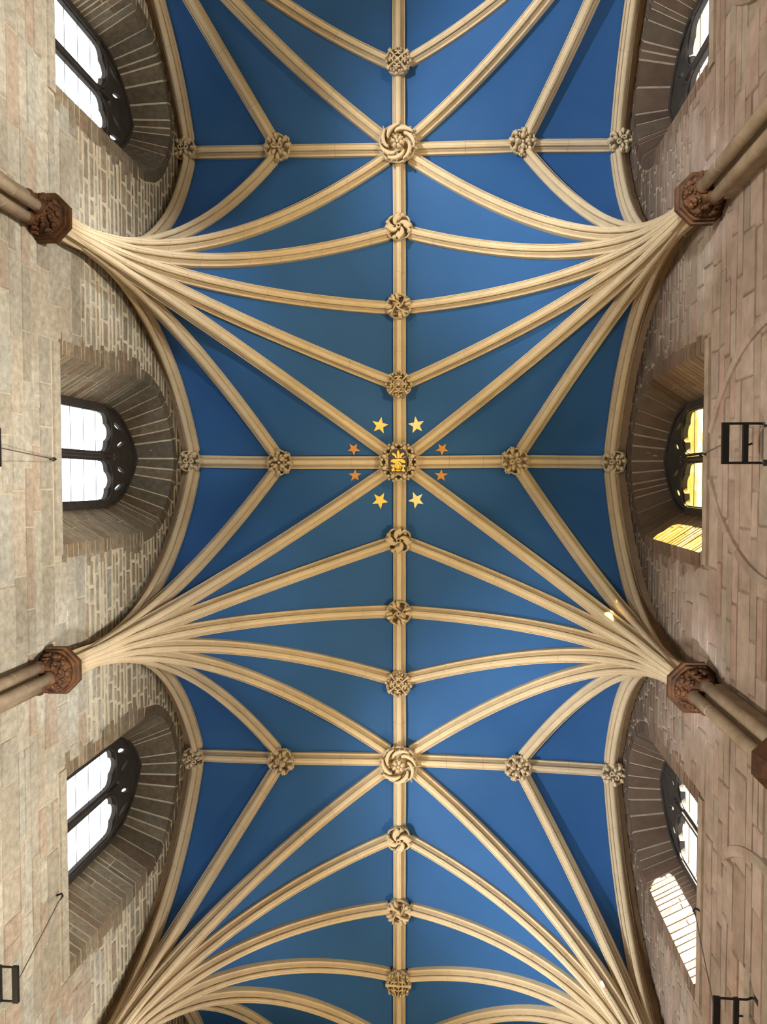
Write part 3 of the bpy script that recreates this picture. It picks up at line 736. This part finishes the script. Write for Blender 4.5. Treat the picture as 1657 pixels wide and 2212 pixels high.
K = boss(knot_boss, (*CB[-2], ZB), 'carved four-strap boss with paired buds between the upper two capitals', GS, .212)
copy_thing(K, (*CB[2], ZB), 'carved four-strap boss with paired buds between the lower two capitals', .1)
copy_thing(K, (*CB[6], ZB), 'carved four-strap boss with paired buds near the foot of the picture', -.12)
T = boss(tracery_boss, (*CB[-5], ZB), 'carved pierced-tracery boss, topmost on the long ridge', GS, .215, PI / 4 * 0 + .1)
copy_thing(T, (*CB[-1], ZB), 'carved pierced-tracery boss just above the gold crest and stars', .0)
copy_thing(T, (*CB[3], ZB), 'carved pierced-tracery boss just above the lower rose boss', .12)
copy_thing(T, (*CB[7], ZB), 'carved pierced-tracery boss, lowest on the long ridge', PI / 4)
Z2 = 13.615
Rz = boss(rose_boss, (*CB[-4], Z2), 'large round boss with an open flower in a leaf wreath, upper one', 'large flower bosses', .312)
copy_thing(Rz, (*CB[4], Z2), 'large round boss with an open flower in a leaf wreath, lower one', .5)
boss(crest_boss, (*CB[0], Z2), 'large leafy boss bearing a dark shield with a gold crest', None, .312)
GF = 'foliage bosses on the cross ridges'
F1 = boss(foliage_boss, (*TB[(-1, -1)], ZB), 'foliage boss with a scroll on the upper cross ridge, left', GF, .215, .0, seed=3)
copy_thing(F1, (*TB[(0, 1)], ZB), 'foliage boss with a scroll on the middle cross ridge, right', 2.9)
copy_thing(F1, (*TB[(1, -1)], ZB), 'foliage boss with a scroll on the lower cross ridge, left', .5)
F2 = boss(foliage_boss, (*TB[(0, -1)], ZB), 'four-leaf foliage boss with dark cross cuts on the middle ridge, left', GF, .205, .0, seed=5, scroll=False)
copy_thing(F2, (*TB[(-1, 1)], ZB), 'lumpy four-leaf foliage boss on the upper cross ridge, right', .8)
copy_thing(F2, (*TB[(1, 1)], ZB), 'lumpy four-leaf foliage boss on the lower cross ridge, right', 1.1)
GW = 'bosses at the crowns of the wall ribs'
W1 = None
for (k, s), p in WB.items():
    if abs(k) > 1: continue
    lab = 'small leafy boss on the %s wall rib at the end of the %s cross ridge' % ('left' if s < 0 else 'right', {-1: 'upper', 0: 'middle', 1: 'lower'}[k])
    if W1 is None: W1 = boss(foliage_boss, (p[0], p[1], ZB), lab, GW, .185, 0, seed=9)
    else: copy_thing(W1, (p[0], p[1], ZB), lab, k * .7 + (PI if s > 0 else 0))

# ---------------------------------------------------------------- gilded stars on the panels round the crest
def star(x, y, r, rot, mat, label, group):
    hit = bvh.ray_cast(Vector((x, y, 10)), Vector((0, 0, 1)))
    P, N = hit[0], hit[1]
    if N.z > 0: N = -N
    v = []; f = []
    for z in (.0, .022):
        for k in range(10):
            a = rot + k * PI / 5; q = r if k % 2 == 0 else r * .42; v.append((q * math.cos(a), q * math.sin(a), z))
    f = [tuple(range(10)), tuple(range(19, 9, -1))] + [(k, (k + 1) % 10, 10 + (k + 1) % 10, 10 + k) for k in range(10)]
    ax = Vector((1, 0, 0)); ax = (ax - N * ax.dot(N)).normalized(); ay = ax.cross(N)
    if ay.y < 0: ay = -ay
    vv = [ax * p[0] + ay * p[1] + N * (p[2] + .004) for p in v]
    o = mesh_obj('gilded_star', vv, f, mat); o.location = P; tag(o, label, 'star', group)
GT = 'stars round the gold crest'
for x, y, r, rot, mt, lab in ((-0.327, -0.592, .150, -80, M_GOLD, 'large deep gold star, upper left of the crest boss'), (0.315, -0.596, .150, -98, M_GOLDP, 'large pale gold star, upper right of the crest boss'),
                             (-0.328, 0.706, .150, -60, M_GOLD, 'large bright yellow star, lower left of the crest boss'), (0.316, 0.697, .150, -115, M_GOLDP, 'large pale gold star, lower right of the crest boss'),
                             (-0.780, -0.195, .118, 90, M_COPP, 'small coppery star, left of the crest above the cross ridge'), (0.753, -0.188, .118, 92, M_COPP, 'small coppery star, right of the crest above the cross ridge'),
                             (-0.756, 0.279, .118, -92, M_COPP, 'small coppery star, left of the crest below the cross ridge'), (0.738, 0.281, .118, -88, M_COPP, 'small coppery star, right of the crest below the cross ridge')):
    star(x, y, r, math.radians(rot), mt, lab, GT)

# ---------------------------------------------------------------- iron brackets with tie rods
def bracket(side, yc, label, zb=7.9, hook=None, x1=.40):
    root = tag(empty('iron_bracket', (side * WALL, yc, zb)), label, 'bracket', 'iron lamp brackets on the clerestory walls'); s = -side
    for q in (-1, 1):
        MB().tube([(0, q * .18, 0), (s * .04, q * .18, .03), (s * .10, q * .18, .0), (s * x1, q * .18, .0)], .012, 6).out('arm', M_IRON, root)
        MB().box((min(0, s * .015), q * .18 - .03, -.05), (max(0, s * .015), q * .18 + .03, .05)).out('wall_plate', M_IRON, root)
    MB().box((min(s * .17, s * .215), -.19, -.02), (max(s * .17, s * .215), .19, .02)).out('cross_bar', M_IRON, root)
    MB().box((min(s * (x1 - .06), s * x1), -.19, -.02), (max(s * (x1 - .06), s * x1), .19, .02)).out('cross_bar', M_IRON, root)
    MB().tube([(s * .20, -.01, .02), (s * .16, .02, .06), (s * .12, .0, .03)], .010, 6).out('clamp', M_IRON, root)
    hy, hz = hook
    MB().tube([(s * .02, hy, hz + .02), (s * .07, hy - .015, hz + .05), (s * .10, hy, hz + .02), (s * .09, hy + .02, hz - .03)], .012, 6).out('hook', M_IRON, root, True)
    MB().tube([(s * .09, hy, hz), (s * (x1 - .03), 0, .02)], .006, 6).out('tie_rod', M_STEEL, root)
bracket(-1, 0.04, 'black iron bracket with straight tie rod at the left edge, mid wall', zb=7.55, hook=(.07, 1.65))
bracket(-1, 5.55, 'black iron double-bar bracket at the lower left edge with slanting tie rod', zb=7.7, hook=(-.12, 1.5))
bracket(1, 0.03, 'black iron double-bar bracket in the middle of the right wall', zb=7.66, hook=(.05, 1.7))
bracket(1, 5.42, 'black iron double-bar bracket in the bottom right corner', zb=7.66, hook=(-.1, 1.7))
